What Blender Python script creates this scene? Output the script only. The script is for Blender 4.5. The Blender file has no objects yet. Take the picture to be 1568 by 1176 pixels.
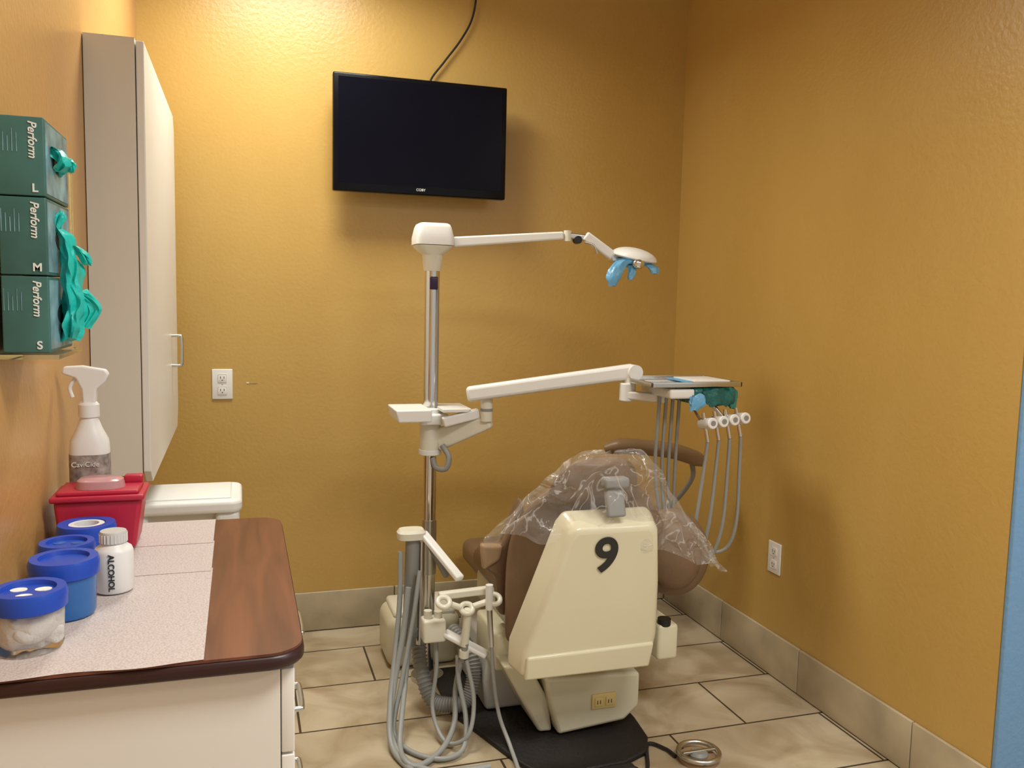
import bpy, bmesh, math, random
from mathutils import Vector, Matrix, noise
random.seed(3)
scene=bpy.context.scene
try:
    scene.view_settings.view_transform='Standard'
    scene.view_settings.look='None'
except Exception as e: print(e)

# ---------------------------------------------------------------- materials
def nt(m): return m.node_tree.nodes, m.node_tree.links
def mat(name,col,rough=.5,metal=0,var=0,vscale=8,bump=0,bscale=60,spec=.5,trans=0,alpha=1,sub=0,coat=0,ior=1.45):
    m=bpy.data.materials.new(name); m.use_nodes=True
    n,l=nt(m); b=n['Principled BSDF']
    b.inputs['Base Color'].default_value=(*col,1)
    b.inputs['Roughness'].default_value=rough
    b.inputs['Metallic'].default_value=metal
    b.inputs['Specular IOR Level'].default_value=spec
    b.inputs['Transmission Weight'].default_value=trans
    b.inputs['Alpha'].default_value=alpha
    b.inputs['IOR'].default_value=ior
    b.inputs['Coat Weight'].default_value=coat
    tc=n.new('ShaderNodeTexCoord')
    if var>0:
        no=n.new('ShaderNodeTexNoise'); no.inputs['Scale'].default_value=vscale; no.inputs['Detail'].default_value=5
        l.new(tc.outputs['Object'],no.inputs['Vector'])
        r=n.new('ShaderNodeValToRGB')
        r.color_ramp.elements[0].position=.3; r.color_ramp.elements[1].position=.7
        r.color_ramp.elements[0].color=(*[c*(1-var) for c in col],1)
        r.color_ramp.elements[1].color=(*[min(1,c*(1+var)) for c in col],1)
        l.new(no.outputs['Fac'],r.inputs['Fac']); l.new(r.outputs['Color'],b.inputs['Base Color'])
    if bump>0:
        no=n.new('ShaderNodeTexNoise'); no.inputs['Scale'].default_value=bscale; no.inputs['Detail'].default_value=3
        l.new(tc.outputs['Object'],no.inputs['Vector'])
        bp=n.new('ShaderNodeBump'); bp.inputs['Strength'].default_value=bump; bp.inputs['Distance'].default_value=.01
        l.new(no.outputs['Fac'],bp.inputs['Height']); l.new(bp.outputs['Normal'],b.inputs['Normal'])
    return m

def wallmat(name,c1,c2,c3):
    m=bpy.data.materials.new(name); m.use_nodes=True; n,l=nt(m); b=n['Principled BSDF']
    tc=n.new('ShaderNodeTexCoord')
    mp=n.new('ShaderNodeMapping'); mp.inputs['Scale'].default_value=(1,1,.45); l.new(tc.outputs['Object'],mp.inputs['Vector'])
    a=n.new('ShaderNodeTexNoise'); a.inputs['Scale'].default_value=2.2; a.inputs['Detail'].default_value=8; a.inputs['Roughness'].default_value=.6
    l.new(mp.outputs['Vector'],a.inputs['Vector'])
    r=n.new('ShaderNodeValToRGB'); e=r.color_ramp.elements
    e[0].position=.25; e[0].color=(*c1,1); e[1].position=.75; e[1].color=(*c3,1)
    x=e.new(.5); x.color=(*c2,1)
    l.new(a.outputs['Fac'],r.inputs['Fac']); l.new(r.outputs['Color'],b.inputs['Base Color'])
    b.inputs['Roughness'].default_value=.33; b.inputs['Specular IOR Level'].default_value=.55
    f=n.new('ShaderNodeTexNoise'); f.inputs['Scale'].default_value=70; f.inputs['Detail'].default_value=3
    l.new(tc.outputs['Object'],f.inputs['Vector'])
    bp=n.new('ShaderNodeBump'); bp.inputs['Strength'].default_value=.26; bp.inputs['Distance'].default_value=.004
    l.new(f.outputs['Fac'],bp.inputs['Height']); l.new(bp.outputs['Normal'],b.inputs['Normal'])
    return m
M={}
M['wall']=wallmat('mustard_paint',(.495,.312,.084),(.52,.334,.094),(.545,.357,.108))
M['wallL']=wallmat('mustard_orange_paint',(.55,.30,.095),(.58,.32,.105),(.60,.34,.115))
M['blue']=mat('blue_paint',(.17,.34,.58),.5,bump=.2,bscale=60)
M['ceil']=mat('ceiling_white',(.75,.74,.70),.8,bump=.2)
M['base']=mat('baseboard_tile',(.45,.38,.26),.35,var=.2,vscale=6)
M['grout']=mat('grout',(.12,.085,.055),.9)
M['white']=mat('white_plastic',(.80,.80,.78),.35)
M['lgrey']=mat('light_grey_plastic',(.55,.56,.55),.4)
M['lam']=mat('white_laminate',(.80,.79,.76),.35,var=.02,vscale=3)
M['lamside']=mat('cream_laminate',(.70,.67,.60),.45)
M['cream']=mat('cream_enamel',(.74,.72,.61),.28,coat=.3)
M['shell']=mat('ivory_shell',(.72,.68,.50),.3,coat=.3,var=.03,vscale=3)
M['ivory']=mat('ivory_base',(.62,.59,.44),.35)
M['chrome']=mat('chrome',(.75,.74,.72),.14,metal=1)
M['steel']=mat('brushed_steel',(.6,.6,.58),.3,metal=1)
M['grey']=mat('grey_tube',(.27,.27,.26),.45)
M['hose']=mat('grey_hose',(.31,.32,.31),.4)
M['dark']=mat('black_rubber',(.015,.015,.016),.5)
M['tvb']=mat('tv_bezel',(.003,.003,.005),.2,spec=.25)
M['tvs']=mat('tv_screen',(.003,.003,.007),.25,spec=.12)
M['brown']=mat('brown_vinyl',(.185,.115,.065),.45,var=.12,vscale=9,bump=.1,bscale=140)
M['tan']=mat('tan_vinyl',(.36,.24,.14),.45,var=.1,vscale=9)
M['taupe']=mat('taupe_vinyl',(.27,.18,.10),.4,var=.1,vscale=9)
M['teal']=mat('teal_nitrile',(.02,.56,.50),.4,bump=.3,bscale=60)
M['boxg']=mat('glove_box_green',(.055,.16,.145),.4,var=.25,vscale=9)
M['boxside']=mat('glove_box_side',(.20,.36,.42),.4,var=.5,vscale=22)
M['red']=mat('red_plastic',(.48,.02,.055),.35)
M['pink']=mat('pink_clear',(.80,.42,.45),.2,trans=.35)
M['bluel']=mat('blue_lid',(.015,.07,.48),.35)
M['bluec']=mat('blue_clear',(.05,.25,.72),.15,trans=.45)
M['lblue']=mat('light_blue_wrap',(.14,.40,.66),.3,bump=.4,bscale=50)
M['clear']=mat('clear_plastic',(.95,.95,.95),.08,trans=1,ior=1.2)
M['cotton']=mat('cotton',(.88,.86,.82),.9,bump=.6,bscale=70)
M['txtw']=mat('print_white',(.8,.85,.82),.5)
M['txtk']=mat('print_black',(.02,.02,.02),.4)
M['label']=mat('bottle_label',(.30,.27,.25),.5,var=.5,vscale=70)
M['purple']=mat('purple_switch',(.03,.01,.05),.3)
M['almond']=mat('almond_plastic',(.70,.57,.25),.4)
M['acryl']=mat('acrylic',(.8,.9,.88),.05,trans=.95,ior=1.15)
M['edge']=mat('dark_wood_edge',(.035,.012,.012),.35)
M['mat']=mat('black_base_plate',(.012,.010,.010),.6,bump=.3)
def wood():
    m=bpy.data.materials.new('mahogany_laminate'); m.use_nodes=True; n,l=nt(m); b=n['Principled BSDF']
    tc=n.new('ShaderNodeTexCoord'); mp=n.new('ShaderNodeMapping'); mp.inputs['Scale'].default_value=(26,2.2,5)
    l.new(tc.outputs['Object'],mp.inputs['Vector'])
    a=n.new('ShaderNodeTexNoise'); a.inputs['Scale'].default_value=1.3; a.inputs['Detail'].default_value=7; a.inputs['Distortion'].default_value=.6
    l.new(mp.outputs['Vector'],a.inputs['Vector'])
    r=n.new('ShaderNodeValToRGB'); e=r.color_ramp.elements
    e[0].position=.32; e[0].color=(.095,.030,.020,1); e[1].position=.72; e[1].color=(.20,.068,.040,1)
    l.new(a.outputs['Fac'],r.inputs['Fac']); l.new(r.outputs['Color'],b.inputs['Base Color'])
    b.inputs['Roughness'].default_value=.3
    return m
M['wood']=wood()
def floormat():
    m=bpy.data.materials.new('floor_tiles'); m.use_nodes=True; n,l=nt(m); b=n['Principled BSDF']
    tc=n.new('ShaderNodeTexCoord'); mp=n.new('ShaderNodeMapping')
    mp.inputs['Location'].default_value=(-.46+.575*2,-3.35+.32*20,0)
    l.new(tc.outputs['Object'],mp.inputs['Vector'])
    br=n.new('ShaderNodeTexBrick'); br.offset=.5; br.offset_frequency=2
    br.inputs['Scale'].default_value=1; br.inputs['Brick Width'].default_value=.575; br.inputs['Row Height'].default_value=.32
    br.inputs['Mortar Size'].default_value=.004; br.inputs['Mortar Smooth'].default_value=.1
    br.inputs['Color1'].default_value=(.58,.50,.37,1); br.inputs['Color2'].default_value=(.51,.44,.32,1)
    br.inputs['Mortar'].default_value=(.06,.045,.035,1); br.inputs['Bias'].default_value=0
    l.new(mp.outputs['Vector'],br.inputs['Vector'])
    a=n.new('ShaderNodeTexNoise'); a.inputs['Scale'].default_value=4; a.inputs['Detail'].default_value=8; a.inputs['Distortion'].default_value=1.2
    l.new(tc.outputs['Object'],a.inputs['Vector'])
    r=n.new('ShaderNodeValToRGB'); e=r.color_ramp.elements
    e[0].position=.35; e[0].color=(.70,.63,.54,1); e[1].position=.62; e[1].color=(1.05,1.04,1.02,1)
    l.new(a.outputs['Fac'],r.inputs['Fac'])
    mx=n.new('ShaderNodeMix'); mx.data_type='RGBA'; mx.blend_type='MULTIPLY'; mx.inputs['Factor'].default_value=1
    l.new(br.outputs['Color'],mx.inputs[6]); l.new(r.outputs['Color'],mx.inputs[7]); l.new(mx.outputs[2],b.inputs['Base Color'])
    b.inputs['Roughness'].default_value=.32
    bp=n.new('ShaderNodeBump'); bp.inputs['Strength'].default_value=.5; bp.inputs['Distance'].default_value=.004; bp.invert=True
    l.new(br.outputs['Fac'],bp.inputs['Height']); l.new(bp.outputs['Normal'],b.inputs['Normal'])
    return m
M['floor']=floormat()
def papermat():
    m=mat('dental_bib_paper',(.78,.68,.645),.85); n,l=nt(m); b=n['Principled BSDF']
    tc=n.new('ShaderNodeTexCoord'); v=n.new('ShaderNodeTexVoronoi'); v.inputs['Scale'].default_value=260
    l.new(tc.outputs['Object'],v.inputs['Vector'])
    bp=n.new('ShaderNodeBump'); bp.inputs['Strength'].default_value=.5; bp.inputs['Distance'].default_value=.002
    l.new(v.outputs['Distance'],bp.inputs['Height']); l.new(bp.outputs['Normal'],b.inputs['Normal'])
    r=n.new('ShaderNodeValToRGB'); e=r.color_ramp.elements
    e[0].position=0; e[0].color=(.65,.57,.55,1); e[1].position=.8; e[1].color=(.52,.45,.435,1)
    l.new(v.outputs['Distance'],r.inputs['Fac']); l.new(r.outputs['Color'],b.inputs['Base Color'])
    return m
M['paper']=papermat()
def filmmat():
    m=bpy.data.materials.new('clear_film'); m.use_nodes=True; n,l=nt(m)
    for x in list(n): n.remove(x)
    o=n.new('ShaderNodeOutputMaterial'); t=n.new('ShaderNodeBsdfTransparent'); t.inputs['Color'].default_value=(.98,.975,.97,1)
    g=n.new('ShaderNodeBsdfPrincipled'); g.inputs['Base Color'].default_value=(.80,.80,.78,1); g.inputs['Roughness'].default_value=.07; g.inputs['Specular IOR Level'].default_value=1
    tc=n.new('ShaderNodeTexCoord'); no=n.new('ShaderNodeTexNoise'); no.inputs['Scale'].default_value=9; no.inputs['Detail'].default_value=3; no.inputs['Distortion'].default_value=1.2
    l.new(tc.outputs['Object'],no.inputs['Vector'])
    bp=n.new('ShaderNodeBump'); bp.inputs['Strength'].default_value=1; bp.inputs['Distance'].default_value=.04
    l.new(no.outputs['Fac'],bp.inputs['Height']); l.new(bp.outputs['Normal'],g.inputs['Normal'])
    s=n.new('ShaderNodeMath'); s.operation='SUBTRACT'; s.inputs[1].default_value=.5; l.new(no.outputs['Fac'],s.inputs[0])
    ab=n.new('ShaderNodeMath'); ab.operation='ABSOLUTE'; l.new(s.outputs[0],ab.inputs[0])
    r=n.new('ShaderNodeValToRGB'); e=r.color_ramp.elements
    e[0].position=0; e[0].color=(.45,)*3+(1,); e[1].position=.02; e[1].color=(.12,)*3+(1,)
    l.new(ab.outputs[0],r.inputs['Fac'])
    mx=n.new('ShaderNodeMixShader'); l.new(r.outputs['Color'],mx.inputs[0]); l.new(t.outputs[0],mx.inputs[1]); l.new(g.outputs[0],mx.inputs[2])
    l.new(mx.outputs[0],o.inputs[0])
    return m
M['film']=filmmat()

# ---------------------------------------------------------------- geometry helpers
COL=scene.collection
def mkobj(name,me,m,smooth=True):
    o=bpy.data.objects.new(name,me); COL.objects.link(o)
    if m is not None: me.materials.append(M[m] if isinstance(m,str) else m)
    if smooth:
        for p in me.polygons: p.use_smooth=True
        try: me.set_sharp_from_angle(angle=math.radians(38))
        except Exception: pass
    return o
def fin(bm,name,m,smooth=True):
    bmesh.ops.recalc_face_normals(bm,faces=bm.faces)
    me=bpy.data.meshes.new(name); bm.to_mesh(me); bm.free(); return mkobj(name,me,m,smooth)
def bev(o,w,seg=3,angle=30):
    md=o.modifiers.new('bevel','BEVEL'); md.width=w; md.segments=seg; md.limit_method='ANGLE'; md.angle_limit=math.radians(angle)
    return o
def box(name,x0,x1,y0,y1,z0,z1,m,b=0,seg=3):
    bm=bmesh.new(); bmesh.ops.create_cube(bm,size=1)
    for v in bm.verts:
        v.co=Vector(((x0+x1)/2+v.co.x*(x1-x0),(y0+y1)/2+v.co.y*(y1-y0),(z0+z1)/2+v.co.z*(z1-z0)))
    if b>0: bmesh.ops.bevel(bm,geom=bm.edges[:],offset=b,segments=seg,affect='EDGES',profile=.5)
    return fin(bm,name,m)
def prism(name,pts,d0,d1,m,axis='Y',b=0,seg=3,shift=None):
    """pts 2D polygon; axis Y: (x,z); Z:(x,y); X:(y,z). shift: far outline"""
    bm=bmesh.new()
    def P(p,d):
        return {'Y':Vector((p[0],d,p[1])),'Z':Vector((p[0],p[1],d)),'X':Vector((d,p[0],p[1]))}[axis]
    a=[bm.verts.new(P(p,d0)) for p in pts]
    q=pts if shift is None else shift
    c=[bm.verts.new(P(p,d1)) for p in q]
    n=len(pts)
    bm.faces.new(a); bm.faces.new(c[::-1])
    for i in range(n): bm.faces.new((a[i],c[i],c[(i+1)%n],a[(i+1)%n]))
    o=fin(bm,name,m)
    if b>0: bev(o,b,seg)
    return o
def beam(name,p0,p1,w,h,m,b=.006,w1=None,h1=None):
    p0=Vector(p0);p1=Vector(p1); d=(p1-p0).normalized()
    up=Vector((0,0,1)); 
    if abs(d.z)>.95: up=Vector((0,1,0))
    s=d.cross(up).normalized(); u=s.cross(d).normalized()
    w1=w if w1 is None else w1; h1=h if h1 is None else h1
    bm=bmesh.new(); r=[]
    for p,ww,hh in((p0,w,h),(p1,w1,h1)):
        r.append([bm.verts.new(p+s*sx*ww/2+u*sz*hh/2) for sx,sz in((-1,-1),(1,-1),(1,1),(-1,1))])
    bm.faces.new(r[0]); bm.faces.new(r[1][::-1])
    for i in range(4): bm.faces.new((r[0][i],r[1][i],r[1][(i+1)%4],r[0][(i+1)%4]))
    o=fin(bm,name,m)
    if b>0: bev(o,b,3)
    return o
def loft(name,rings,m,n=32,cap=True):
    """rings: (cx,cy,cz,rx,ry,exp) horizontal superellipse"""
    bm=bmesh.new(); R=[]
    for (cx,cy,cz,rx,ry,e) in rings:
        r=[]
        for i in range(n):
            t=2*math.pi*i/n; c,s=math.cos(t),math.sin(t)
            r.append(bm.verts.new((cx+rx*math.copysign(abs(c)**(2/e),c),cy+ry*math.copysign(abs(s)**(2/e),s),cz)))
        R.append(r)
    for a,b in zip(R,R[1:]):
        for i in range(n): bm.faces.new((a[i],a[(i+1)%n],b[(i+1)%n],b[i]))
    if cap:
        bm.faces.new(R[0][::-1]); bm.faces.new(R[-1])
    return fin(bm,name,m)
def lathe(name,x,y,prof,m,n=36,cap=True):
    return loft(name,[(x,y,z,r,r,2) for r,z in prof],m,n,cap)
def catmull(pts,k=10):
    P=[Vector(p) for p in pts]; P=[P[0]*2-P[1]]+P+[P[-1]*2-P[-2]]; out=[]
    for i in range(1,len(P)-2):
        for j in range(k):
            t=j/k; a,b,c,d=P[i-1],P[i],P[i+1],P[i+2]
            out.append(.5*((2*b)+(c-a)*t+(2*a-5*b+4*c-d)*t*t+(3*b-a-3*c+d)*t**3))
    out.append(P[-2]); return out
def sweep(name,pts,r,m,k=10,n=12,rf=None,flat=1,smooth=True,noise_amp=0,nsc=20):
    C=catmull(pts,k) if len(pts)>2 and k>1 else [Vector(p) for p in pts]
    N=len(C); bm=bmesh.new(); rings=[]
    t0=(C[1]-C[0]).normalized(); up=Vector((0,0,1)) if abs(t0.z)<.9 else Vector((0,1,0))
    s=t0.cross(up).normalized()
    for i,p in enumerate(C):
        t=(C[min(i+1,N-1)]-C[max(i-1,0)]).normalized()
        s=(s-t*s.dot(t)).normalized(); u=t.cross(s)
        rr=r if rf is None else rf(i/(N-1),i)*r
        ring=[]
        for j in range(n):
            a=2*math.pi*j/n; v=s*math.cos(a)*rr+u*math.sin(a)*rr*flat
            q=p+v
            if noise_amp: q+=noise.noise_vector(q*nsc)*noise_amp
            ring.append(bm.verts.new(q))
        rings.append(ring)
    for a,b in zip(rings,rings[1:]):
        for j in range(n): bm.faces.new((a[j],a[(j+1)%n],b[(j+1)%n],b[j]))
    bm.faces.new(rings[0][::-1]); bm.faces.new(rings[-1])
    return fin(bm,name,m,smooth)
def cyl(name,p0,p1,r,m,n=28,r1=None,b=0):
    o=sweep(name,[p0,p1],r,m,k=1,n=n,rf=(lambda f,i:1+(((r1 if r1 else r)/r)-1)*f))
    if b>0: bev(o,b,2,50)
    return o
def ell(name,c,r,m,rot=None,disp=0,dsc=8,sub=24):
    bm=bmesh.new(); bmesh.ops.create_uvsphere(bm,u_segments=sub*2,v_segments=sub,radius=1)
    R=Matrix.Rotation(0,3,'X') if rot is None else rot
    for v in bm.verts:
        d=v.co.copy(); v.co=Vector((d.x*r[0],d.y*r[1],d.z*r[2]))
        if disp: v.co+=noise.noise_vector(v.co*dsc+Vector(c)*3)*disp
        v.co=R@v.co+Vector(c)
    return fin(bm,name,m)
def rotm(x=0,y=0,z=0):
    from mathutils import Euler
    return Euler((math.radians(x),math.radians(y),math.radians(z))).to_matrix()
def torus(name,c,R,r,m,rot=None,n=48,k=14):
    rot=rotm() if rot is None else rot
    bm=bmesh.new(); rings=[]
    for i in range(n):
        a=2*math.pi*i/n; ring=[]
        for j in range(k):
            b=2*math.pi*j/k
            ring.append(bm.verts.new(rot@Vector(((R+r*math.cos(b))*math.cos(a),(R+r*math.cos(b))*math.sin(a),r*math.sin(b)))+Vector(c)))
        rings.append(ring)
    for i in range(n):
        for j in range(k): bm.faces.new((rings[i][j],rings[(i+1)%n][j],rings[(i+1)%n][(j+1)%k],rings[i][(j+1)%k]))
    return fin(bm,name,m)
def text(name,s,size,loc,xax,yax,m,ext=.0006,align='LEFT',offset=0,shear=0):
    c=bpy.data.curves.new(name,'FONT'); c.body=s; c.size=size; c.extrude=ext; c.align_x=align; c.offset=offset; c.shear=shear
    o=bpy.data.objects.new('t',c); COL.objects.link(o); bpy.context.view_layer.update()
    me=bpy.data.meshes.new_from_object(o.evaluated_get(bpy.context.evaluated_depsgraph_get()))
    bpy.data.objects.remove(o)
    x=Vector(xax).normalized(); y=Vector(yax).normalized(); z=x.cross(y)
    mw=Matrix((x,y,z)).transposed().to_4x4(); mw.translation=Vector(loc)
    me.transform(mw); me.materials.clear()
    return mkobj(name,me,m,False)
def group(name,parts):
    e=bpy.data.objects.new(name,None); COL.objects.link(e); e.empty_display_size=.05
    for p in parts: p.parent=e
    return e

# ---------------------------------------------------------------- room shell
BY=3.57; RX=1.92; LX=-.36; CZ=2.80; EY=1.705
box('floor',-.6,4.2,-2.5,3.75,-.1,0,'floor')
box('wall_back',LX-.12,RX+.12,BY,BY+.12,0,CZ,'wall')
box('wall_left',LX-.12,LX,-2.5,BY,0,CZ,'wallL')
box('wall_right',RX,RX+.12,EY+.004,BY,0,CZ,'wall')
box('wall_hall',RX,4.2,EY-.012,EY+.003,0,CZ,'blue',b=.004)
box('ceiling',-.6,4.2,-2.5,3.75,CZ,CZ+.1,'ceil')
def baseboard(name,kind,joints,a0,a1):
    parts=[]; pts=[a0]+sorted(j for j in joints if a0<j<a1)+[a1]
    for i,(p,q) in enumerate(zip(pts,pts[1:])):
        g=.002
        if kind=='back': parts.append(box('tile_%d'%i,p+g,q-g,BY-.013,BY-.001,.004,.168,'base',b=.003))
        elif kind=='right': parts.append(box('tile_%d'%i,RX-.013,RX-.001,p+g,q-g,.004,.168,'base',b=.003))
        else: parts.append(box('tile_%d'%i,LX+.001,LX+.013,p+g,q-g,.004,.168,'base',b=.003))
    if kind=='back': parts.append(box('grout',a0,a1,BY-.008,BY-.001,.001,.164,'grout'))
    if kind=='right': parts.append(box('grout',RX-.008,RX-.001,a0,a1,.001,.164,'grout'))
    return group(name,parts)
baseboard('baseboard_back','back',[.15,.62,1.09,1.56],LX+.02,RX-.015)
baseboard('baseboard_right','right',[3.05,2.53,1.98],EY,BY-.015)
baseboard('baseboard_left','left',[.5,1,1.5,2,2.5,3],-.5,BY-.015)

# ---------------------------------------------------------------- television
tv=[box('panel',.345,1.042,3.435,3.475,1.808,2.256,'tvb',b=.006)]
tv.append(box('screen',.365,1.022,3.4335,3.436,1.842,2.240,'tvs'))
tv.append(box('rear_housing',.46,.93,3.474,3.52,1.88,2.19,'dark',b=.01))
tv.append(box('wall_mount',.60,.80,3.515,BY,1.92,2.14,'dark'))
tv.append(text('badge','COBY',.014,(.69,3.4338,1.823),(1,0,0),(0,0,1),'txtw',align='CENTER'))
group('flat_screen_tv',tv)
sweep('tv_cable',[(.735,3.50,2.20),(.747,3.545,2.282),(.804,3.55,2.363),(.871,3.55,2.455),(.918,3.55,2.545),(.935,3.55,2.65),(.93,3.55,CZ)],.0045,'dark',n=8)
sc=[box('spackle_dab',.020,.030,BY-.002,BY,1.045,1.050,'cream'),box('scrape',.032,.062,BY-.001,BY,1.043,1.047,'tan')]  # spackle dab and pale scratch on the back wall, as thin boxes
group('wall_scuff',sc)

# ---------------------------------------------------------------- outlets
def outlet(kind,a,z,pm='white'):
    p=[]
    def bx(n,a0,a1,d0,d1,z0,z1,m,b=0):
        if kind=='back': return box(n,a0,a1,BY-d1,BY-d0,z0,z1,m,b)
        return box(n,RX-d1,RX-d0,a0,a1,z0,z1,m,b)
    p.append(bx('plate',a-.039,a+.039,0,.006,z-.06,z+.06,pm,.003))
    for s in(-1,1):
        zc=z+s*.0245
        p.append(bx('receptacle',a-.017,a+.017,.005,.0085,zc-.015,zc+.015,pm,.004))
        for t in(-1,1): p.append(bx('slot',a+t*.0065-.0012,a+t*.0065+.0012,.0083,.0089,zc-.002,zc+.007,'dark'))
        p.append(bx('ground',a-.002,a+.002,.0083,.0089,zc-.010,zc-.006,'dark'))
    p.append(bx('screw',a-.002,a+.002,.006,.007,z-.002,z+.002,'steel'))
    return group('wall_outlet',p)
outlet('back',-.071,1.043)
outlet('right',2.716,.452)

# ---------------------------------------------------------------- upper cabinet
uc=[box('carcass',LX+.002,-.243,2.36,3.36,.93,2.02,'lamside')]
uc.append(prism('door',[(2.365,2.015),(3.33,2.02),(3.37,1.97),(3.37,.99),(3.32,.915),(2.40,.905),(2.355,.94)],-.241,-.222,'lam',axis='X',b=.003))
uc.append(sweep('handle',[(-.222,3.10,1.255),(-.198,3.10,1.255),(-.190,3.10,1.245),(-.190,3.10,1.165),(-.198,3.10,1.155),(-.222,3.10,1.155)],.005,'steel',k=4))
group('wall_cabinet',uc)

# ---------------------------------------------------------------- base cabinet with counter
def rrect(x0,x1,y0,y1,r,corners,n=8):
    pts=[]
    for (cx,cy,a0,on) in((x1-r,y0+r,-90,corners[0]),(x1-r,y1-r,0,corners[1]),(x0+r,y1-r,90,corners[2]),(x0+r,y0+r,180,corners[3])):
        if on:
            for i in range(n+1):
                a=math.radians(a0+90*i/n); pts.append((cx+r*math.cos(a),cy+r*math.sin(a)))
        else:
            a=math.radians(a0+45); pts.append((cx+r*math.copysign(1,math.cos(a)),cy+r*math.copysign(1,math.sin(a))))
    return pts
ct=[prism('countertop',rrect(LX+.003,.082,1.203,1.975,.05,(1,1,0,0)),.896,.9,'wood',axis='Z')]
ct.append(prism('counter_edge',rrect(LX+.003,.085,1.200,1.978,.05,(1,1,0,0)),.874,.8965,'edge',axis='Z',b=.008))
ct.append(box('carcass',-.318,.050,1.225,1.94,.10,.874,'lam'))
ct.append(box('filler',LX+.002,-.319,1.24,1.94,.0,.874,'edge'))
ct.append(box('toe_kick',-.318,.0,1.26,1.92,0,.10,'dark'))
z=.866
for i,h in enumerate((.13,.15,.15,.31)):
    ct.append(box('drawer_front_%d'%i,.0515,.070,1.226,1.938,z-h+.004,z,'lam',b=.002))
    zc=z-h/2 if i<3 else z-.08
    ct.append(sweep('drawer_handle_%d'%i,[(.070,1.52,zc),(.094,1.52,zc),(.100,1.53,zc),(.100,1.61,zc),(.094,1.62,zc),(.070,1.62,zc)],.005,'steel',k=4))
    z-=h
def sheet(name,x0,x1,y0,y1,z0,drape):
    bm=bmesh.new(); nx,ny=40,24; g=[]
    for j in range(ny+1):
        row=[]
        for i in range(nx+1):
            u=i/nx; v=j/ny; x=x0+(x1-x0)*u; y=y0+(y1-y0)*v
            zz=z0+.0010*abs(noise.noise(Vector((x*9,y*9,1))))
            if drape and j<4:
                k=(4-j)/4; y=y0+.004+(v*(y1-y0))*1.0-.004*math.sin(u*11)*k
            row.append(bm.verts.new((x,y,zz)))
        g.append(row)
    for j in range(ny):
        for i in range(nx): bm.faces.new((g[j][i],g[j][i+1],g[j+1][i+1],g[j+1][i]))
    return fin(bm,name,'paper')
group('base_cabinet',ct)
group('paper_bib',[sheet('sheet_near',LX+.02,-.052,1.196,1.62,.9008,True),sheet('sheet_middle',LX+.02,-.054,1.60,1.80,.9014,False),sheet('sheet_far',LX+.02,-.056,1.785,1.972,.9020,False)])

# ---------------------------------------------------------------- counter items
Z0=.9035
def lidjar(name,x,y,r,h,lidh,bm_,lm,fill=None,holes=True,z0=Z0):
    p=[lathe('body',x,y,[(r*.93,z0),(r*.97,z0+.004),(r*1.02,z0+h*.9),(r*1.02,z0+h)],bm_,cap=True)]
    if fill:
        p.append(ell('cotton_pile',(x,y,z0+.034),(r*.90,r*.90,.032),fill,disp=.010,dsc=30,sub=28))
        for k in range(10):
            a=k*2.4
            p.append(ell('cotton_roll',(x+r*.50*math.cos(a),y+r*.50*math.sin(a),z0+.018+.004*k),(r*.40,r*.34,.013),fill,rot=rotm(20*(k%3-1),15*(k%2),k*40),disp=.009,dsc=40,sub=12))
    zl=z0+h
    p.append(lathe('lid_skirt',x,y,[(r*1.04,zl-.014),(r*1.10,zl-.012),(r*1.12,zl+lidh*.5),(r*1.06,zl+lidh),(r*.80,zl+lidh),(r*.76,zl+lidh-.006),(.002,zl+lidh-.006)],lm))
    if holes:
        for k in range(3):
            a=k*math.pi*2/3+.4
            p.append(loft('lid_recess_%d'%k,[(x+r*.42*math.cos(a),y+r*.42*math.sin(a),zl+lidh-.0065,r*.25,r*.2,2),(x+r*.42*math.cos(a),y+r*.42*math.sin(a),zl+lidh-.0052,r*.25,r*.2,2)],'cotton' if fill else 'bluec',16))
    return group(name,p)
lidjar('cotton_roll_jar',-.284,1.305,.044,.070,.014,'clear','bluel','cotton')
lidjar('wipes_tub',-.262,1.432,.045,.075,.014,'bluec','bluel',None,False)
lidjar('gauze_tub',-.285,1.585,.040,.060,.012,'bluec','bluel')
tp=[lathe('outer',-.272,1.70,[(.048,Z0),(.050,.91),(.050,.970),(.048,.977),(.032,.977),(.030,.972)],'bluel',cap=False),
    lathe('core',-.272,1.70,[(.030,Z0+.001),(.030,.9755),(.021,.976),(.020,.96)],'white',cap=False),
    lathe('inner_floor',-.272,1.70,[(.029,.950),(.001,.9505)],'bluel')]
group('tape_roll',tp)
ax,ay=-.205,1.53
al=[lathe('body',ax,ay,[(.028,Z0),(.0305,.907),(.0305,.970),(.028,.976),(.021,.981),(.019,.985)],'white'),
    lathe('cap',ax,ay,[(.0215,.985),(.0215,1.001),(.020,1.004)],mat('cap_grey',(.55,.55,.53),.4)),]
for i in range(24):
    a=2*math.pi*i/24
    al.append(box('rib_%d'%i,ax+.0213*math.cos(a)-.0008,ax+.0213*math.cos(a)+.0008,ay+.0213*math.sin(a)-.0008,ay+.0213*math.sin(a)+.0008,.986,1.000,'white'))
al.append(text('lettering','ALCOHOL',.0130,(ax-.0045,ay-.0312,.971),(0,0,-1),(1,0,0),'txtk',offset=.0002))
group('alcohol_bottle',al)
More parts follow.
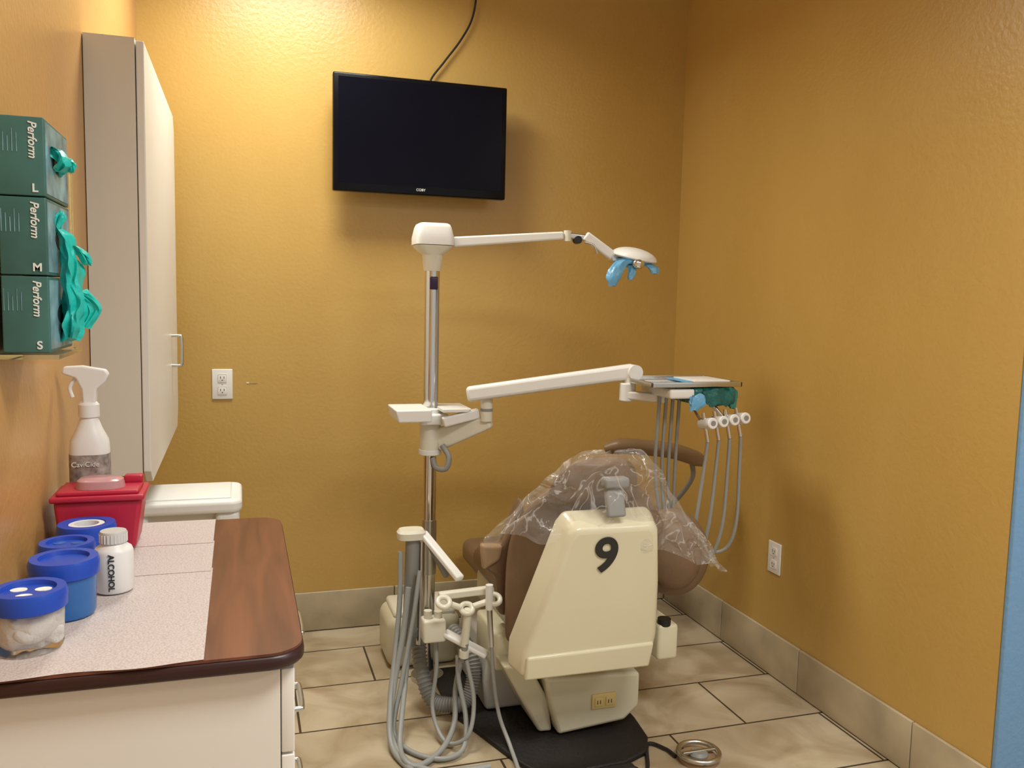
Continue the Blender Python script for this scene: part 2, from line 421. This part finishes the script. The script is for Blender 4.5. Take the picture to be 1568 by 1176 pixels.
sh=[prism('body',[(-.330,.9045),(-.197,.9045),(-.184,1.003),(-.340,1.003)],1.765,1.870,'red',b=.008),
    box('rim',-.345,-.180,1.757,1.878,1.001,1.012,'red',b=.004),
    box('lid',-.335,-.190,1.767,1.868,1.011,1.020,'red',b=.004),
    loft('flap',[(-.263,1.812,1.020,.044,.034,2.6),(-.263,1.812,1.034,.041,.031,2.6),(-.263,1.812,1.038,.036,.025,2.6)],'pink'),
    box('lid_hinge',-.225,-.19,1.84,1.866,1.018,1.034,'red',b=.004)]
group('sharps_container',sh)
sx,sy=-.298,1.925
sp=[loft('body',[(sx,sy,.9045,.036,.030,3),(sx,sy,.910,.038,.033,3),(sx,sy,1.065,.038,.033,3),(sx,sy,1.095,.036,.032,2.6),(sx,sy,1.118,.025,.024,2.2),(sx,sy,1.140,.017,.017,2),(sx,sy,1.148,.016,.016,2)],'white'),
    loft('label',[(sx,sy,.96,.0385,.0335,3),(sx,sy,1.068,.0383,.0335,3)],'label',cap=False),
    lathe('collar',sx,sy,[(.020,1.143),(.020,1.168),(.016,1.173)],'white'),
    prism('trigger_head',[(sx-.010,1.168),(sx+.014,1.168),(sx+.016,1.20),(sx+.034,1.216),(sx+.040,1.230),(sx+.034,1.240),(sx-.010,1.248),(sx-.044,1.246),(sx-.048,1.232),(sx-.022,1.222),(sx-.012,1.20)],sy-.011,sy+.011,'white',b=.004),
    sweep('trigger',[(sx-.022,sy,1.224),(sx-.034,sy,1.203),(sx-.030,sy,1.183)],.004,'white',k=6)]
sp.append(text('lettering','CaviCide',.014,(sx-.030,sy-.0345,1.045),(1,0,0),(0,0,1),'txtw'))
group('spray_bottle',sp)

# ---------------------------------------------------------------- glove boxes
gy0,gy1=1.49,1.675
for i,(z0,s) in enumerate(((1.541,'L'),(1.421,'M'),(1.301,'S'))):
    p=[box('carton',LX+.012,-.283,gy0,gy1,z0+.001,z0+.119,'boxg',b=.002)]
    p.append(box('side_print',-.2832,-.2822,gy0+.008,gy1-.006,z0+.006,z0+.114,'boxside'))
    p.append(loft('slot',[(0,0,-.0004,.042,.016,2),(0,0,.0004,.042,.016,2)],'dark'))
    p[-1].matrix_world=Matrix.Translation((-.2818,(gy0+gy1)/2+.01,z0+.06))@rotm(0,90,0).to_4x4()@rotm(0,0,90).to_4x4()
    p.append(text('brand_lettering','Perform',.0165,(-.304,gy0-.0008,z0+.113),(0,0,-1),(1,0,0),'txtw',offset=.0003,shear=.25))
    p.append(text('size_letter',s,.0175,(-.297,gy0-.0008,z0+.007),(1,0,0),(0,0,1),'txtw',align='CENTER',offset=.0004))
    for q in range(5):
        p.append(box('fine_print_%d'%q,-.345+q*.006,-.344+q*.006,gy0-.0008,gy0,z0+.066,z0+.100-.006*(q%3),'boxside'))
    group('glove_box',p)
h=[box('tray_bottom',LX+.002,-.270,gy0-.004,gy1+.012,1.292,1.299,'acryl'),box('back_plate',LX+.001,LX+.006,gy0,gy1+.01,1.299,1.662,'acryl'),
   box('rail',-.2805,-.2775,gy1-.004,gy1+.012,1.299,1.60,'acryl')]
group('glove_box_holder',h)
def rag(name,rows,m,amp=.010,nu=26,seed=0,off=(0,0,0),fold=1):
    """crumpled folded sheet following rows (cx,cy,cz,halfwidth_x,halfwidth_y)"""
    rows=[(r[0]+off[0],r[1]+off[1],r[2]+off[2],r[3],r[4]) for r in rows]
    P=catmull([r[:3] for r in rows],8); N=len(P); bm=bmesh.new(); g=[]
    for j in range(N):
        f=j/(N-1)*(len(rows)-1); a=min(int(f),len(rows)-2); t=f-a
        wx=rows[a][3]*(1-t)+rows[a+1][3]*t; wy=rows[a][4]*(1-t)+rows[a+1][4]*t
        r=[]
        for i in range(nu):
            ph=2*math.pi*i/nu
            rad=1+fold*(.28*math.sin(5*ph+j*.16+seed)+.18*math.sin(9*ph-j*.25))
            q=P[j]+Vector((wx*math.cos(ph)*rad,wy*math.sin(ph)*rad,.35*wx*math.sin(3*ph)*fold))
            q+=noise.noise_vector(q*34+Vector((seed,0,0)))*amp
            r.append(bm.verts.new(q))
        g.append(r)
    for a,b in zip(g,g[1:]):
        for i in range(nu): bm.faces.new((a[i],a[(i+1)%nu],b[(i+1)%nu],b[i]))
    bm.faces.new(g[0][::-1]); bm.faces.new(g[-1])
    return fin(bm,name,m)
OF=(-.010,-.045,0)
gl=[rag('glove_body',[(-.270,1.61,1.500,.004,.012),(-.262,1.62,1.482,.008,.018),(-.257,1.625,1.452,.011,.024),(-.254,1.625,1.415,.013,.028),(-.252,1.63,1.380,.015,.034),(-.254,1.63,1.350,.015,.036),(-.258,1.625,1.318,.010,.026)],'teal',amp=.008,off=OF,fold=.7)]
gl.append(rag('glove_finger_a',[(-.252,1.63,1.468,.010,.014),(-.240,1.64,1.460,.009,.012),(-.234,1.645,1.446,.006,.008)],'teal',amp=.005,seed=2,off=OF))
gl.append(rag('glove_finger_b',[(-.246,1.645,1.400,.012,.018),(-.234,1.65,1.382,.011,.016),(-.227,1.655,1.362,.009,.014),(-.238,1.65,1.338,.008,.012)],'teal',amp=.006,seed=4,off=OF,fold=.7))
gl.append(rag('glove_cuff',[(-.270,1.61,1.500,.006,.010),(-.265,1.61,1.516,.007,.012),(-.264,1.61,1.526,.004,.006)],'teal',amp=.006,seed=5,off=OF))
group('nitrile_glove',gl)
gl=[rag('glove_tuft',[(-.272,1.60,1.622,.006,.018),(-.264,1.60,1.612,.010,.024),(-.260,1.605,1.600,.010,.024),(-.266,1.605,1.588,.006,.014)],'teal',amp=.010,seed=7,off=OF),
    rag('glove_tip',[(-.260,1.61,1.610,.008,.010),(-.252,1.615,1.604,.007,.010),(-.250,1.62,1.592,.004,.006)],'teal',amp=.005,seed=8,off=OF)]
group('nitrile_glove',gl)

# ---------------------------------------------------------------- lidded bin behind counter
ca=[prism('lid',rrect(-.33,.0,2.56,2.83,.035,(1,1,1,1)),.768,.806,'white',axis='Z',b=.012,seg=4),
    box('lid_raise',-.30,-.03,2.59,2.80,.803,.812,'white',b=.006),
    box('column_right',-.075,-.008,2.575,2.80,.05,.770,'white',b=.015),
    box('column_left',-.32,-.255,2.575,2.80,.05,.770,'white',b=.015),
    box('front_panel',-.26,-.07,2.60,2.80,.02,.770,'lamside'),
    box('base',-.325,-.003,2.565,2.81,.0,.08,'white',b=.012)]
group('waste_bin',ca)

# ---------------------------------------------------------------- dental unit: pole, arms, tray
px_,py_=.647,3.0
def tube_hose(nm,pts,r=.006,m='hose',k=12): return sweep(nm,pts,r,m,k=k,n=10)
du=[cyl('pole_lower',(px_,py_,.0),(px_,py_,.95),.0235,'chrome'),
    cyl('pole_foot',(px_,py_,.0),(px_,py_,.02),.06,'steel'),
    cyl('pole_upper',(px_,py_,.95),(px_,py_,1.50),.0265,'chrome'),
    cyl('cable_channel',(px_+.014,py_-.022,.99),(px_+.014,py_-.022,1.44),.005,'grey'),
    cyl('pole_ring',(px_,py_,.40),(px_,py_,.60),.027,'steel'),
    box('switch',px_-.014,px_+.014,py_-.034,py_-.02,1.43,1.475,'purple',b=.004),
    loft('pole_head',[(px_,py_,1.495,.030,.030,2),(px_,py_,1.52,.034,.034,2),(px_,py_,1.55,.036,.036,2.2),(px_,py_,1.572,.062,.055,3.5),(px_,py_,1.583,.066,.058,5)],'cream'),
    loft('pole_head_cap',[(px_,py_,1.585,.068,.060,7),(px_,py_,1.61,.068,.06,7),(px_,py_,1.645,.060,.054,7),(px_,py_,1.656,.055,.050,6),(px_,py_,1.660,.048,.044,5)],'white')]
fb=[box('housing',.515,.80,3.09,3.33,.0,.205,'ivory',b=.045,seg=6),box('cover',.54,.78,3.11,3.31,.19,.222,'cream',b=.015)]
group('floor_junction_box',fb)
lt=[beam('arm_long',(.718,2.985,1.598),(1.10,2.90,1.632),.028,.036,'white',w1=.022,h1=.028),
    cyl('knuckle_a',(1.115,2.90,1.612),(1.115,2.90,1.650),.014,'cream'),
    beam('link',(1.11,2.90,1.633),(1.20,2.88,1.625),.014,.022,'steel'),
    cyl('knuckle_b',(1.15,2.88,1.618),(1.15,2.905,1.618),.014,'dark'),
    beam('arm_short',(1.175,2.88,1.634),(1.29,2.86,1.555),.024,.034,'white'),
    cyl('pivot',(1.285,2.84,1.558),(1.285,2.885,1.558),.020,'chrome'),
    sweep('lever',[(1.17,2.87,1.61),(1.20,2.86,1.60),(1.215,2.86,1.57)],.004,'steel',k=5)]
R=rotm(10,8,0)
bm=bmesh.new(); bmesh.ops.create_uvsphere(bm,u_segments=40,v_segments=20,radius=1)
for v in bm.verts:
    d=v.co; zf=.034 if d.z>0 else .012
    v.co=R@Vector((d.x*.082,d.y*.085,d.z*zf))+Vector((1.355,2.85,1.562))
lt.append(fin(bm,'lamp_head','white'))
lt.append(loft('reflector',[(1.350,2.845,1.555,.066,.07,2),(1.345,2.84,1.535,.052,.055,2),(1.342,2.84,1.526,.03,.03,2)],'lblue'))
lt.append(ell('lens',(1.337,2.775,1.535),(.022,.014,.018),'chrome',rot=R))
lt.append(rag('handle_left',[(1.318,2.80,1.548,.018,.014),(1.285,2.79,1.542,.028,.014),(1.258,2.78,1.515,.028,.013),(1.243,2.775,1.482,.026,.012),(1.240,2.775,1.456,.014,.010)],'lblue',amp=.003,seed=3,fold=.25))
lt.append(rag('handle_mid',[(1.325,2.80,1.53,.014,.012),(1.320,2.79,1.505,.016,.012),(1.313,2.785,1.480,.008,.008)],'lblue',amp=.003,seed=5,fold=.3))
lt.append(rag('handle_right',[(1.375,2.82,1.545,.016,.012),(1.398,2.79,1.528,.022,.012),(1.405,2.78,1.503,.014,.010)],'lblue',amp=.003,seed=6,fold=.25))
group('dental_operatory_light',lt)
du+=[prism('shelf_left',[(.50,1.018),(.625,1.018),(.625,.975),(.510,.975)],2.87,3.05,'white',b=.005),
    prism('shelf_right',[(.665,1.018),(.768,1.018),(.755,1.006),(.665,1.006)],2.88,3.05,'white',b=.002),
    beam('shelf_brace',(.67,2.90,.970),(.80,2.90,1.0),.03,.035,'white'),
    cyl('collar',(px_,py_,.955),(px_,py_,1.01),.045,'white',b=.004),
    box('collar_clamp',.60,.70,2.93,2.97,.955,.993,'white',b=.006),
    cyl('hub',(px_,py_,.855),(px_,py_,.955),.038,'cream',b=.006),
    cyl('hub_ring',(px_,py_,.840),(px_,py_,.860),.042,'white',b=.003),
    beam('arm_lower',(.67,2.99,.895),(.838,2.88,.972),.045,.085,'cream',w1=.04,h1=.045,b=.010),
    cyl('elbow',(.82,2.875,.975),(.82,2.875,1.055),.021,'cream'),
    cyl('elbow_band',(.82,2.875,1.01),(.82,2.875,1.02),.022,'grey'),
    beam('arm_upper',(.748,2.875,1.070),(1.29,2.68,1.166),.045,.052,'white',b=.012),
    cyl('arm_pin',(.775,2.845,1.075),(.775,2.90,1.075),.009,'steel'),
    cyl('end_cap',(1.285,2.655,1.162),(1.285,2.705,1.162),.026,'white'),
    cyl('tray_post',(1.275,2.68,1.08),(1.275,2.68,1.15),.020,'cream'),
    beam('tray_arm',(1.26,2.68,1.085),(1.38,2.62,1.075),.045,.028,'white'),
    cyl('tray_knuckle',(1.262,2.68,1.062),(1.262,2.68,1.125),.024,'white',b=.004),
    sweep('cable_loop',[(.68,2.95,.88),(.70,2.93,.84),(.69,2.93,.80),(.66,2.95,.80),(.65,2.97,.83)],.010,'grey')]
tealw=mat('teal_wrap',(.02,.15,.14),.3,trans=.2,var=.4,vscale=20,bump=.5)
tealf=mat('teal_film',(.04,.30,.26),.25,trans=.3,bump=.4)
dt=[box('body',1.335,1.47,2.50,2.72,1.088,1.120,'white',b=.008),
    box('wrap',1.42,1.58,2.495,2.72,1.068,1.124,tealw,b=.012),
    box('tray',1.27,1.595,2.50,2.75,1.128,1.134,'steel',b=.003),
    box('instrument_pad',1.42,1.52,2.55,2.70,1.136,1.142,'lblue',b=.002),
    box('pad_paper',1.44,1.575,2.53,2.68,1.140,1.146,'white',b=.002),
    box('mirror_handle',1.30,1.42,2.62,2.626,1.135,1.141,'chrome')]
for (c,d) in((2.495,2.502),(2.748,2.755)): dt.append(box('tray_lip',1.265,1.60,c,d,1.127,1.144,'steel',b=.002))
for (a,b_) in((1.265,1.272),(1.593,1.60)): dt.append(box('tray_lip',a,b_,2.495,2.755,1.127,1.144,'steel',b=.002))
dt.append(rag('wrap_drape',[(1.44,2.50,1.10,.03,.01),(1.435,2.495,1.075,.032,.010),(1.42,2.495,1.050,.012,.008)],'lblue',amp=.004,fold=.5))
dt.append(rag('wrap_fold',[(1.50,2.495,1.118,.05,.010),(1.51,2.492,1.09,.05,.010),(1.51,2.492,1.066,.035,.008)],tealw,amp=.005,seed=9,fold=.4))
dt.append(rag('wrap_corner',[(1.56,2.52,1.12,.024,.02),(1.575,2.52,1.09,.022,.018),(1.575,2.515,1.055,.012,.012)],tealf,amp=.005,seed=4,fold=.5))
dt.append(beam('holder_bracket',(1.50,2.53,1.075),(1.54,2.49,1.015),.02,.012,'steel',b=.002))
dt.append(beam('holder_bar',(1.46,2.49,1.006),(1.615,2.49,1.018),.02,.014,'steel',b=.002))
for i in range(4):
    x=1.468+i*.041; z=1.006+i*.005
    dt.append(cyl('handpiece_holder_%d'%i,(x,2.52,z-.004),(x+.004,2.455,z+.006),.019,'white',b=.003))
    dt.append(cyl('holder_bore_%d'%i,(x+.004,2.456,z+.006),(x+.0042,2.453,z+.006),.009,'grey'))
    dt.append(cyl('handpiece_%d'%i,(x-.008,2.50,z+.035),(x+.002,2.48,z-.06),.007,'chrome'))
    xl=1.345+i*.025
    dt.append(tube_hose('hose_%d'%i,[(x+.002,2.48,z-.05),(x+.004+.004*i,2.50,.86),(x-.012+.012*i,2.52,.64),(x-.03+.008*i,2.56,.47+.025*i),(1.475,2.62,.45+.035*i),(1.425+.01*i,2.66,.58),(xl+.03,2.66,.80),(xl+.004,2.60,1.09)],.0062))
dt.append(tube_hose('cord',[(1.43,2.55,1.08),(1.45,2.52,1.03),(1.47,2.50,.99)],.004,'brown'))
group('dental_delivery_unit',du+dt)

# ---------------------------------------------------------------- assistant arm with suction holder
az=[cyl('post',(.535,2.78,.23),(.545,2.78,.605),.024,'grey'),
    cyl('post_b',(.575,2.80,.22),(.578,2.80,.58),.012,'steel'),
    beam('post_bracket',(.545,2.79,.26),(.63,2.975,.26),.035,.035,'grey'),
    loft('cap',[(.538,2.775,.60,.046,.035,3),(.538,2.775,.622,.048,.037,3),(.538,2.775,.632,.040,.03,3)],'cream'),
    beam('arm',(.575,2.77,.617),(.665,2.60,.505),.032,.020,'white'),
    beam('arm_inner',(.60,2.79,.58),(.64,2.68,.49),.02,.02,'grey'),
    beam('holder_bar',(.59,2.58,.463),(.77,2.58,.470),.026,.024,'cream')]
for x,z in((.600,.452),(.675,.425),(.765,.448)):
    az.append(torus('clip',(x,2.55,z),.019,.0085,'cream',rotm(35,0,0)))
az.append(cyl('clip_link_a',(.615,2.555,.445),(.655,2.55,.430),.010,'cream'))
az.append(cyl('clip_link_b',(.695,2.55,.430),(.750,2.555,.442),.010,'cream'))
az+= [box('valve_block',.548,.622,2.60,2.66,.30,.375,'cream',b=.008),
      cyl('valve_stub_a',(.567,2.63,.37),(.567,2.63,.40),.013,'cream'),cyl('valve_stub_b',(.600,2.63,.37),(.600,2.63,.395),.013,'cream'),
      beam('lower_bar',(.62,2.62,.325),(.745,2.55,.265),.045,.016,'white'),
      cyl('suction_valve',(.678,2.545,.425),(.672,2.56,.30),.013,'cream'),
      cyl('suction_tip',(.675,2.555,.31),(.668,2.57,.245),.010,'grey'),
      cyl('suction_head',(.672,2.56,.285),(.671,2.562,.262),.016,'cream'),
      cyl('hve_valve',(.745,2.54,.50),(.746,2.54,.42),.012,'white'),
      cyl('hve_tip',(.746,2.54,.43),(.752,2.53,.30),.009,'steel')]
az+= [tube_hose('hose_a',[(.665,2.57,.25),(.655,2.60,.14),(.64,2.55,.05),(.58,2.46,.02),(.50,2.40,.012),(.46,2.42,.02),(.46,2.52,.03),(.50,2.66,.14),(.535,2.75,.30)],.009),
      tube_hose('hose_b',[(.752,2.53,.31),(.757,2.51,.2),(.765,2.47,.10),(.78,2.40,.035),(.77,2.27,.012),(.74,2.20,.009)],.0065),
      tube_hose('hose_c',[(.52,2.72,.45),(.50,2.70,.30),(.465,2.66,.15),(.44,2.58,.04),(.46,2.45,.012),(.53,2.36,.011),(.62,2.34,.011),(.70,2.34,.011)],.010),
      tube_hose('hose_d',[(.56,2.73,.50),(.53,2.70,.33),(.49,2.66,.16),(.455,2.60,.03),(.48,2.50,.012),(.56,2.42,.012),(.64,2.44,.02),(.67,2.52,.08),(.66,2.58,.18),(.655,2.58,.26)],.008),
      tube_hose('hose_e',[(.60,2.66,.31),(.60,2.64,.2),(.58,2.60,.08),(.60,2.50,.02),(.66,2.46,.05),(.69,2.50,.14),(.68,2.56,.25)],.007),
      tube_hose('hose_f',[(.50,2.76,.56),(.495,2.74,.40),(.475,2.70,.24),(.445,2.62,.10),(.435,2.50,.02),(.49,2.34,.011),(.56,2.26,.011)],.009)]
az.append(sweep('corrugated_tube',[(.585,2.86,.25),(.575,2.78,.16),(.60,2.72,.06),(.66,2.68,.048),(.71,2.68,.055),(.742,2.70,.12),(.738,2.74,.20),(.70,2.84,.245)],.024,'grey',k=26,n=16,rf=lambda f,i:1+.13*(1 if i%3==0 else -.4)))
group('assistant_suction_unit',az)

# ---------------------------------------------------------------- dental chair
ch=[]
def tilt(o,ang,piv):
    Mx=Matrix.Translation(piv)@Matrix.Rotation(math.radians(ang),4,'X')@Matrix.Translation(-Vector(piv)); o.data.transform(Mx); return o
F=[(.768,.315),(.765,.40),(.812,.55),(.862,.765),(.885,.79),(1.115,.79),(1.137,.768),(1.165,.60),(1.185,.42),(1.180,.315)]
Rr=[(.745,.30),(.742,.40),(.785,.56),(.845,.78),(.865,.812),(1.135,.812),(1.155,.78),(1.185,.60),(1.21,.42),(1.205,.30)]
s=prism('back_shell',Rr,2.36,2.27,'shell',b=.018,seg=5,shift=F); ch.append(tilt(s,13,(1,2.3,.30)))
s=prism('shell_lower_panel',[(.775,.31),(.775,.388),(1.178,.395),(1.174,.31)],2.285,2.262,'shell',b=.008); ch.append(tilt(s,13,(1,2.3,.30)))
s=text('number_nine','9',.150,(.945,2.267,.655),(1,0,0),(-.03,0,1),'txtk',ext=.0010,offset=.0035); ch.append(tilt(s,13,(1,2.3,.30)))
def cushion(name,rows,m,thick=.05,nu=14):
    """rows: list of (y,z,xl,xr,curv)"""
    bm=bmesh.new(); g=[]
    for (y,z,xl,xr,c) in rows:
        r=[]
        for i in range(nu+1):
            u=i/nu*2-1; r.append(bm.verts.new(((xl+xr)/2+(xr-xl)/2*u,y+c*abs(u)**2.2,z)))
        g.append(r)
    for a,b in zip(g,g[1:]):
        for i in range(nu): bm.faces.new((a[i],a[i+1],b[i+1],b[i]))
    o=fin(bm,name,m); 
    md=o.modifiers.new('s','SOLIDIFY'); md.thickness=thick; md.offset=0
    md=o.modifiers.new('b','SUBSURF'); md.levels=2; md.render_levels=2
    return o
ch.append(cushion('backrest',[(2.50,.30,.80,1.25,.05),(2.46,.42,.80,1.32,.08),(2.43,.54,.80,1.36,.12),(2.40,.66,.81,1.34,.14),(2.37,.76,.83,1.24,.10),(2.34,.84,.88,1.16,.05),(2.32,.88,.93,1.10,.02)],'brown',.07))
ch.append(cushion('headrest',[(2.30,.80,.86,1.13,.05),(2.28,.86,.860,1.125,.05),(2.26,.915,.88,1.105,.04),(2.25,.95,.93,1.06,.02)],'brown',.06))
ch.append(beam('headrest_bracket',(1.00,2.16,.80),(1.00,2.19,.895),.055,.022,'grey',b=.006))
ch.append(box('headrest_knob',.965,1.04,2.16,2.20,.88,.910,'grey',b=.008))
ch.append(ell('wing_right',(1.365,2.50,.575),(.125,.045,.150),'brown',rot=rotm(0,-12,-14)))
ch.append(ell('wing_right_rim',(1.355,2.475,.575),(.095,.04,.118),'brown',rot=rotm(0,-12,-14)))
ch.append(prism('wing_left',[(.735,.612),(.80,.606),(.84,.70),(.87,.76),(.90,.60),(.88,.36),(.80,.37),(.79,.50),(.75,.530)],2.60,2.66,'brown',b=.015,seg=4))
ch.append(prism('armrest_left',[(.728,.618),(.805,.610),(.795,.560),(.738,.53)],2.585,2.62,'tan',b=.012,seg=4))
ch.append(box('seat_cushion',.84,1.32,2.52,3.12,.37,.46,'brown',b=.035,seg=5))
ch.append(box('leg_rest',.88,1.28,3.10,3.44,.30,.40,'brown',b=.035,seg=5))
ch.append(box('seat_frame',.86,1.30,2.52,3.12,.25,.37,'ivory',b=.02))
ch.append(box('side_cover_left',.775,.84,2.56,2.80,.20,.325,'shell',b=.012))
ch.append(box('side_cover_right',1.30,1.375,2.45,2.75,.225,.345,'shell',b=.012))
ch.append(cyl('side_knob',(1.330,2.47,.34),(1.330,2.47,.362),.022,'dark'))
ch.append(prism('base_front',[(.955,.022),(1.185,.042),(1.235,.085),(1.235,.20),(.905,.215),(.925,.12)],2.44,2.80,'ivory',b=.012))
ch.append(prism('link_arm',[(.775,.255),(.86,.255),(.93,.13),(.945,.022),(.90,.024)],2.47,2.72,'ivory',b=.010))
ch.append(prism('base_skirt',[(.785,.24),(.86,.24),(.93,.020),(.775,.020),(.770,.12)],2.66,3.05,'lgrey',b=.015))
ch.append(box('lift_column',.92,1.20,2.62,3.0,.02,.27,'ivory',b=.02))
ch.append(prism('base_plate',[(.67,3.04),(.66,2.78),(.67,2.68),(.70,2.60),(.79,2.33),(.82,2.27),(.88,2.24),(1.10,2.25),(1.19,2.29),(1.235,2.37),(1.25,2.50),(1.25,3.04)],.001,.018,'mat',axis='Z',b=.006))
ch.append(box('base_outlet',1.065,1.150,2.434,2.442,.095,.145,'almond',b=.003))
for x in(1.088,1.126):
    ch.append(box('outlet_face',x-.014,x+.014,2.431,2.435,.105,.135,'almond',b=.002))
    ch.append(box('outlet_slot',x-.006,x-.004,2.430,2.432,.114,.126,'dark')); ch.append(box('outlet_slot',x+.004,x+.006,2.430,2.432,.114,.126,'dark'))
# plastic cover
bm=bmesh.new(); nu,nv=120,56; g=[]
for j in range(nv+1):
    v=j/nv; row=[]
    for i in range(nu+1):
        u=i/nu; a=math.radians(-200+220*u)
        rx=.02+.125*min(1,v/.25)**.6+ (.24*max(0,(v-.25)/.75)**1.1)
        ry=.02+.055*min(1,v/.2)**.6+.03*v
        side=.5+.5*math.cos(a)
        front=max(0,-math.sin(a))
        dz=.012*v+(.27+.17*side-.06*front)*max(0,v-.10)**1.05
        wr=.012*math.sin(a*15+v*4)*v+.014*noise.noise(Vector((u*11,v*6,2)))
        x=1.01+.035*v+(rx+wr)*math.cos(a); y=2.235+.07*max(0,v-.2)+(ry+wr)*math.sin(a)
        z=.975-dz+.012*noise.noise(Vector((u*12,v*6,5)))+.012*math.sin(a*9)*v
        row.append(bm.verts.new((x,y,z)))
    g.append(row)
for j in range(nv):
    for i in range(nu): bm.faces.new((g[j][i],g[j][i+1],g[j+1][i+1],g[j+1][i]))
ch.append(fin(bm,'plastic_cover','film'))
group('dental_chair',ch)

# ---------------------------------------------------------------- assistant stool behind chair
st=[sweep('torso_bar',[(1.33,3.0,.838),(1.39,2.98,.850),(1.48,2.96,.846),(1.59,2.94,.832),(1.69,2.95,.80),(1.745,2.98,.775)],.036,'taupe',n=18,rf=lambda f,i:.6+.4*min(1,6*f,6*(1-f)),flat=.85),
    sweep('bar_bracket',[(1.69,2.97,.79),(1.71,3.0,.70),(1.66,3.12,.55),(1.54,3.25,.44)],.010,'grey'),
    loft('seat',[(1.50,3.30,.44,.13,.13,2),(1.50,3.30,.45,.15,.15,2),(1.50,3.30,.50,.155,.155,2),(1.50,3.30,.52,.13,.13,2)],'brown'),
    cyl('gas_column',(1.50,3.30,.09),(1.50,3.30,.44),.025,'dark')]
for k in range(5):
    a=k*2*math.pi/5-.35; c,s_=math.cos(a),math.sin(a)
    st.append(beam('foot_%d'%k,(1.50,3.30,.10),(1.50+.20*c,3.30+.20*s_,.062),.04,.03,'dark',w1=.025,h1=.02))
    st.append(cyl('caster_%d'%k,(1.50+.20*c-.012*s_,3.30+.20*s_+.012*c,.026),(1.50+.20*c+.012*s_,3.30+.20*s_-.012*c,.026),.026,'dark'))
group('assistant_stool',st)

# ---------------------------------------------------------------- foot pedal
fp=[torus('ring',(1.335,2.225,.026),.062,.008,'steel'),lathe('disc',1.335,2.225,[(.028,.002),(.030,.022),(.022,.030),(.004,.032)],'grey'),
    lathe('base',1.335,2.225,[(.060,.001),(.060,.010),(.056,.014)],'tan'),
    beam('bridge',(1.28,2.225,.030),(1.39,2.225,.030),.012,.008,'steel',b=.002)]
group('foot_pedal',fp)
sweep('pedal_cord',[(1.27,2.25,.008),(1.26,2.30,.008),(1.22,2.34,.008),(1.16,2.22,.008),(1.13,2.19,.008)],.006,'dark',n=8)
sp_=[loft('body',[(1.05,2.19,.001,.07,.028,3),(1.05,2.19,.025,.066,.025,3),(1.05,2.19,.032,.055,.018,3)],'dark'),box('treadle',1.0,1.10,2.177,2.203,.03,.040,'dark',b=.004)]
group('foot_switch',sp_)

# ---------------------------------------------------------------- lights
def troffer(cx,cy,sx,sy,power,col,spread=180):
    p=[box('frame_a',cx-sx/2-.02,cx+sx/2+.02,cy-sy/2-.02,cy-sy/2,CZ-.03,CZ-.001,'white'),box('frame_b',cx-sx/2-.02,cx+sx/2+.02,cy+sy/2,cy+sy/2+.02,CZ-.03,CZ-.001,'white'),
       box('frame_c',cx-sx/2-.02,cx-sx/2,cy-sy/2,cy+sy/2,CZ-.03,CZ-.001,'white'),box('frame_d',cx+sx/2,cx+sx/2+.02,cy-sy/2,cy+sy/2,CZ-.03,CZ-.001,'white')]
    L=bpy.data.lights.new('lamp','AREA'); L.shape='RECTANGLE'; L.size=sx; L.size_y=sy; L.energy=power; L.color=col; L.spread=math.radians(spread)
    o=bpy.data.objects.new('lamp',L); COL.objects.link(o); o.location=(cx,cy,CZ-.02); p.append(o)
    group('ceiling_light',p)
troffer(.20,2.90,.55,.50,27,(1,.98,.88),160)
troffer(1.0,.45,1.1,.55,44,(1,.98,.92),150)
troffer(2.9,-.6,1.1,.55,32,(1,.98,.94))
w=bpy.data.worlds.new('world'); scene.world=w; w.use_nodes=True
w.node_tree.nodes['Background'].inputs[0].default_value=(1,.97,.92,1); w.node_tree.nodes['Background'].inputs[1].default_value=.50

# ---------------------------------------------------------------- camera
Yv=Vector((-416,-138,1315)).normalized(); Dv=Vector((-.022,1,.098)); Dv=(Dv-Yv*Dv.dot(Yv)).normalized(); Xv=Dv.cross(Yv)
right=Vector((Xv[0],Yv[0],-Dv[0])); down=Vector((Xv[1],Yv[1],-Dv[1])); fwd=Vector((Xv[2],Yv[2],-Dv[2]))
mw=Matrix((right,-down,-fwd)).transposed().to_4x4(); mw.translation=Vector((0,0,1.40))
cam=bpy.data.cameras.new('camera'); cam.lens=1315/1568*36; cam.sensor_width=36; cam.clip_start=.02
co=bpy.data.objects.new('camera',cam); COL.objects.link(co); co.matrix_world=mw
scene.camera=co
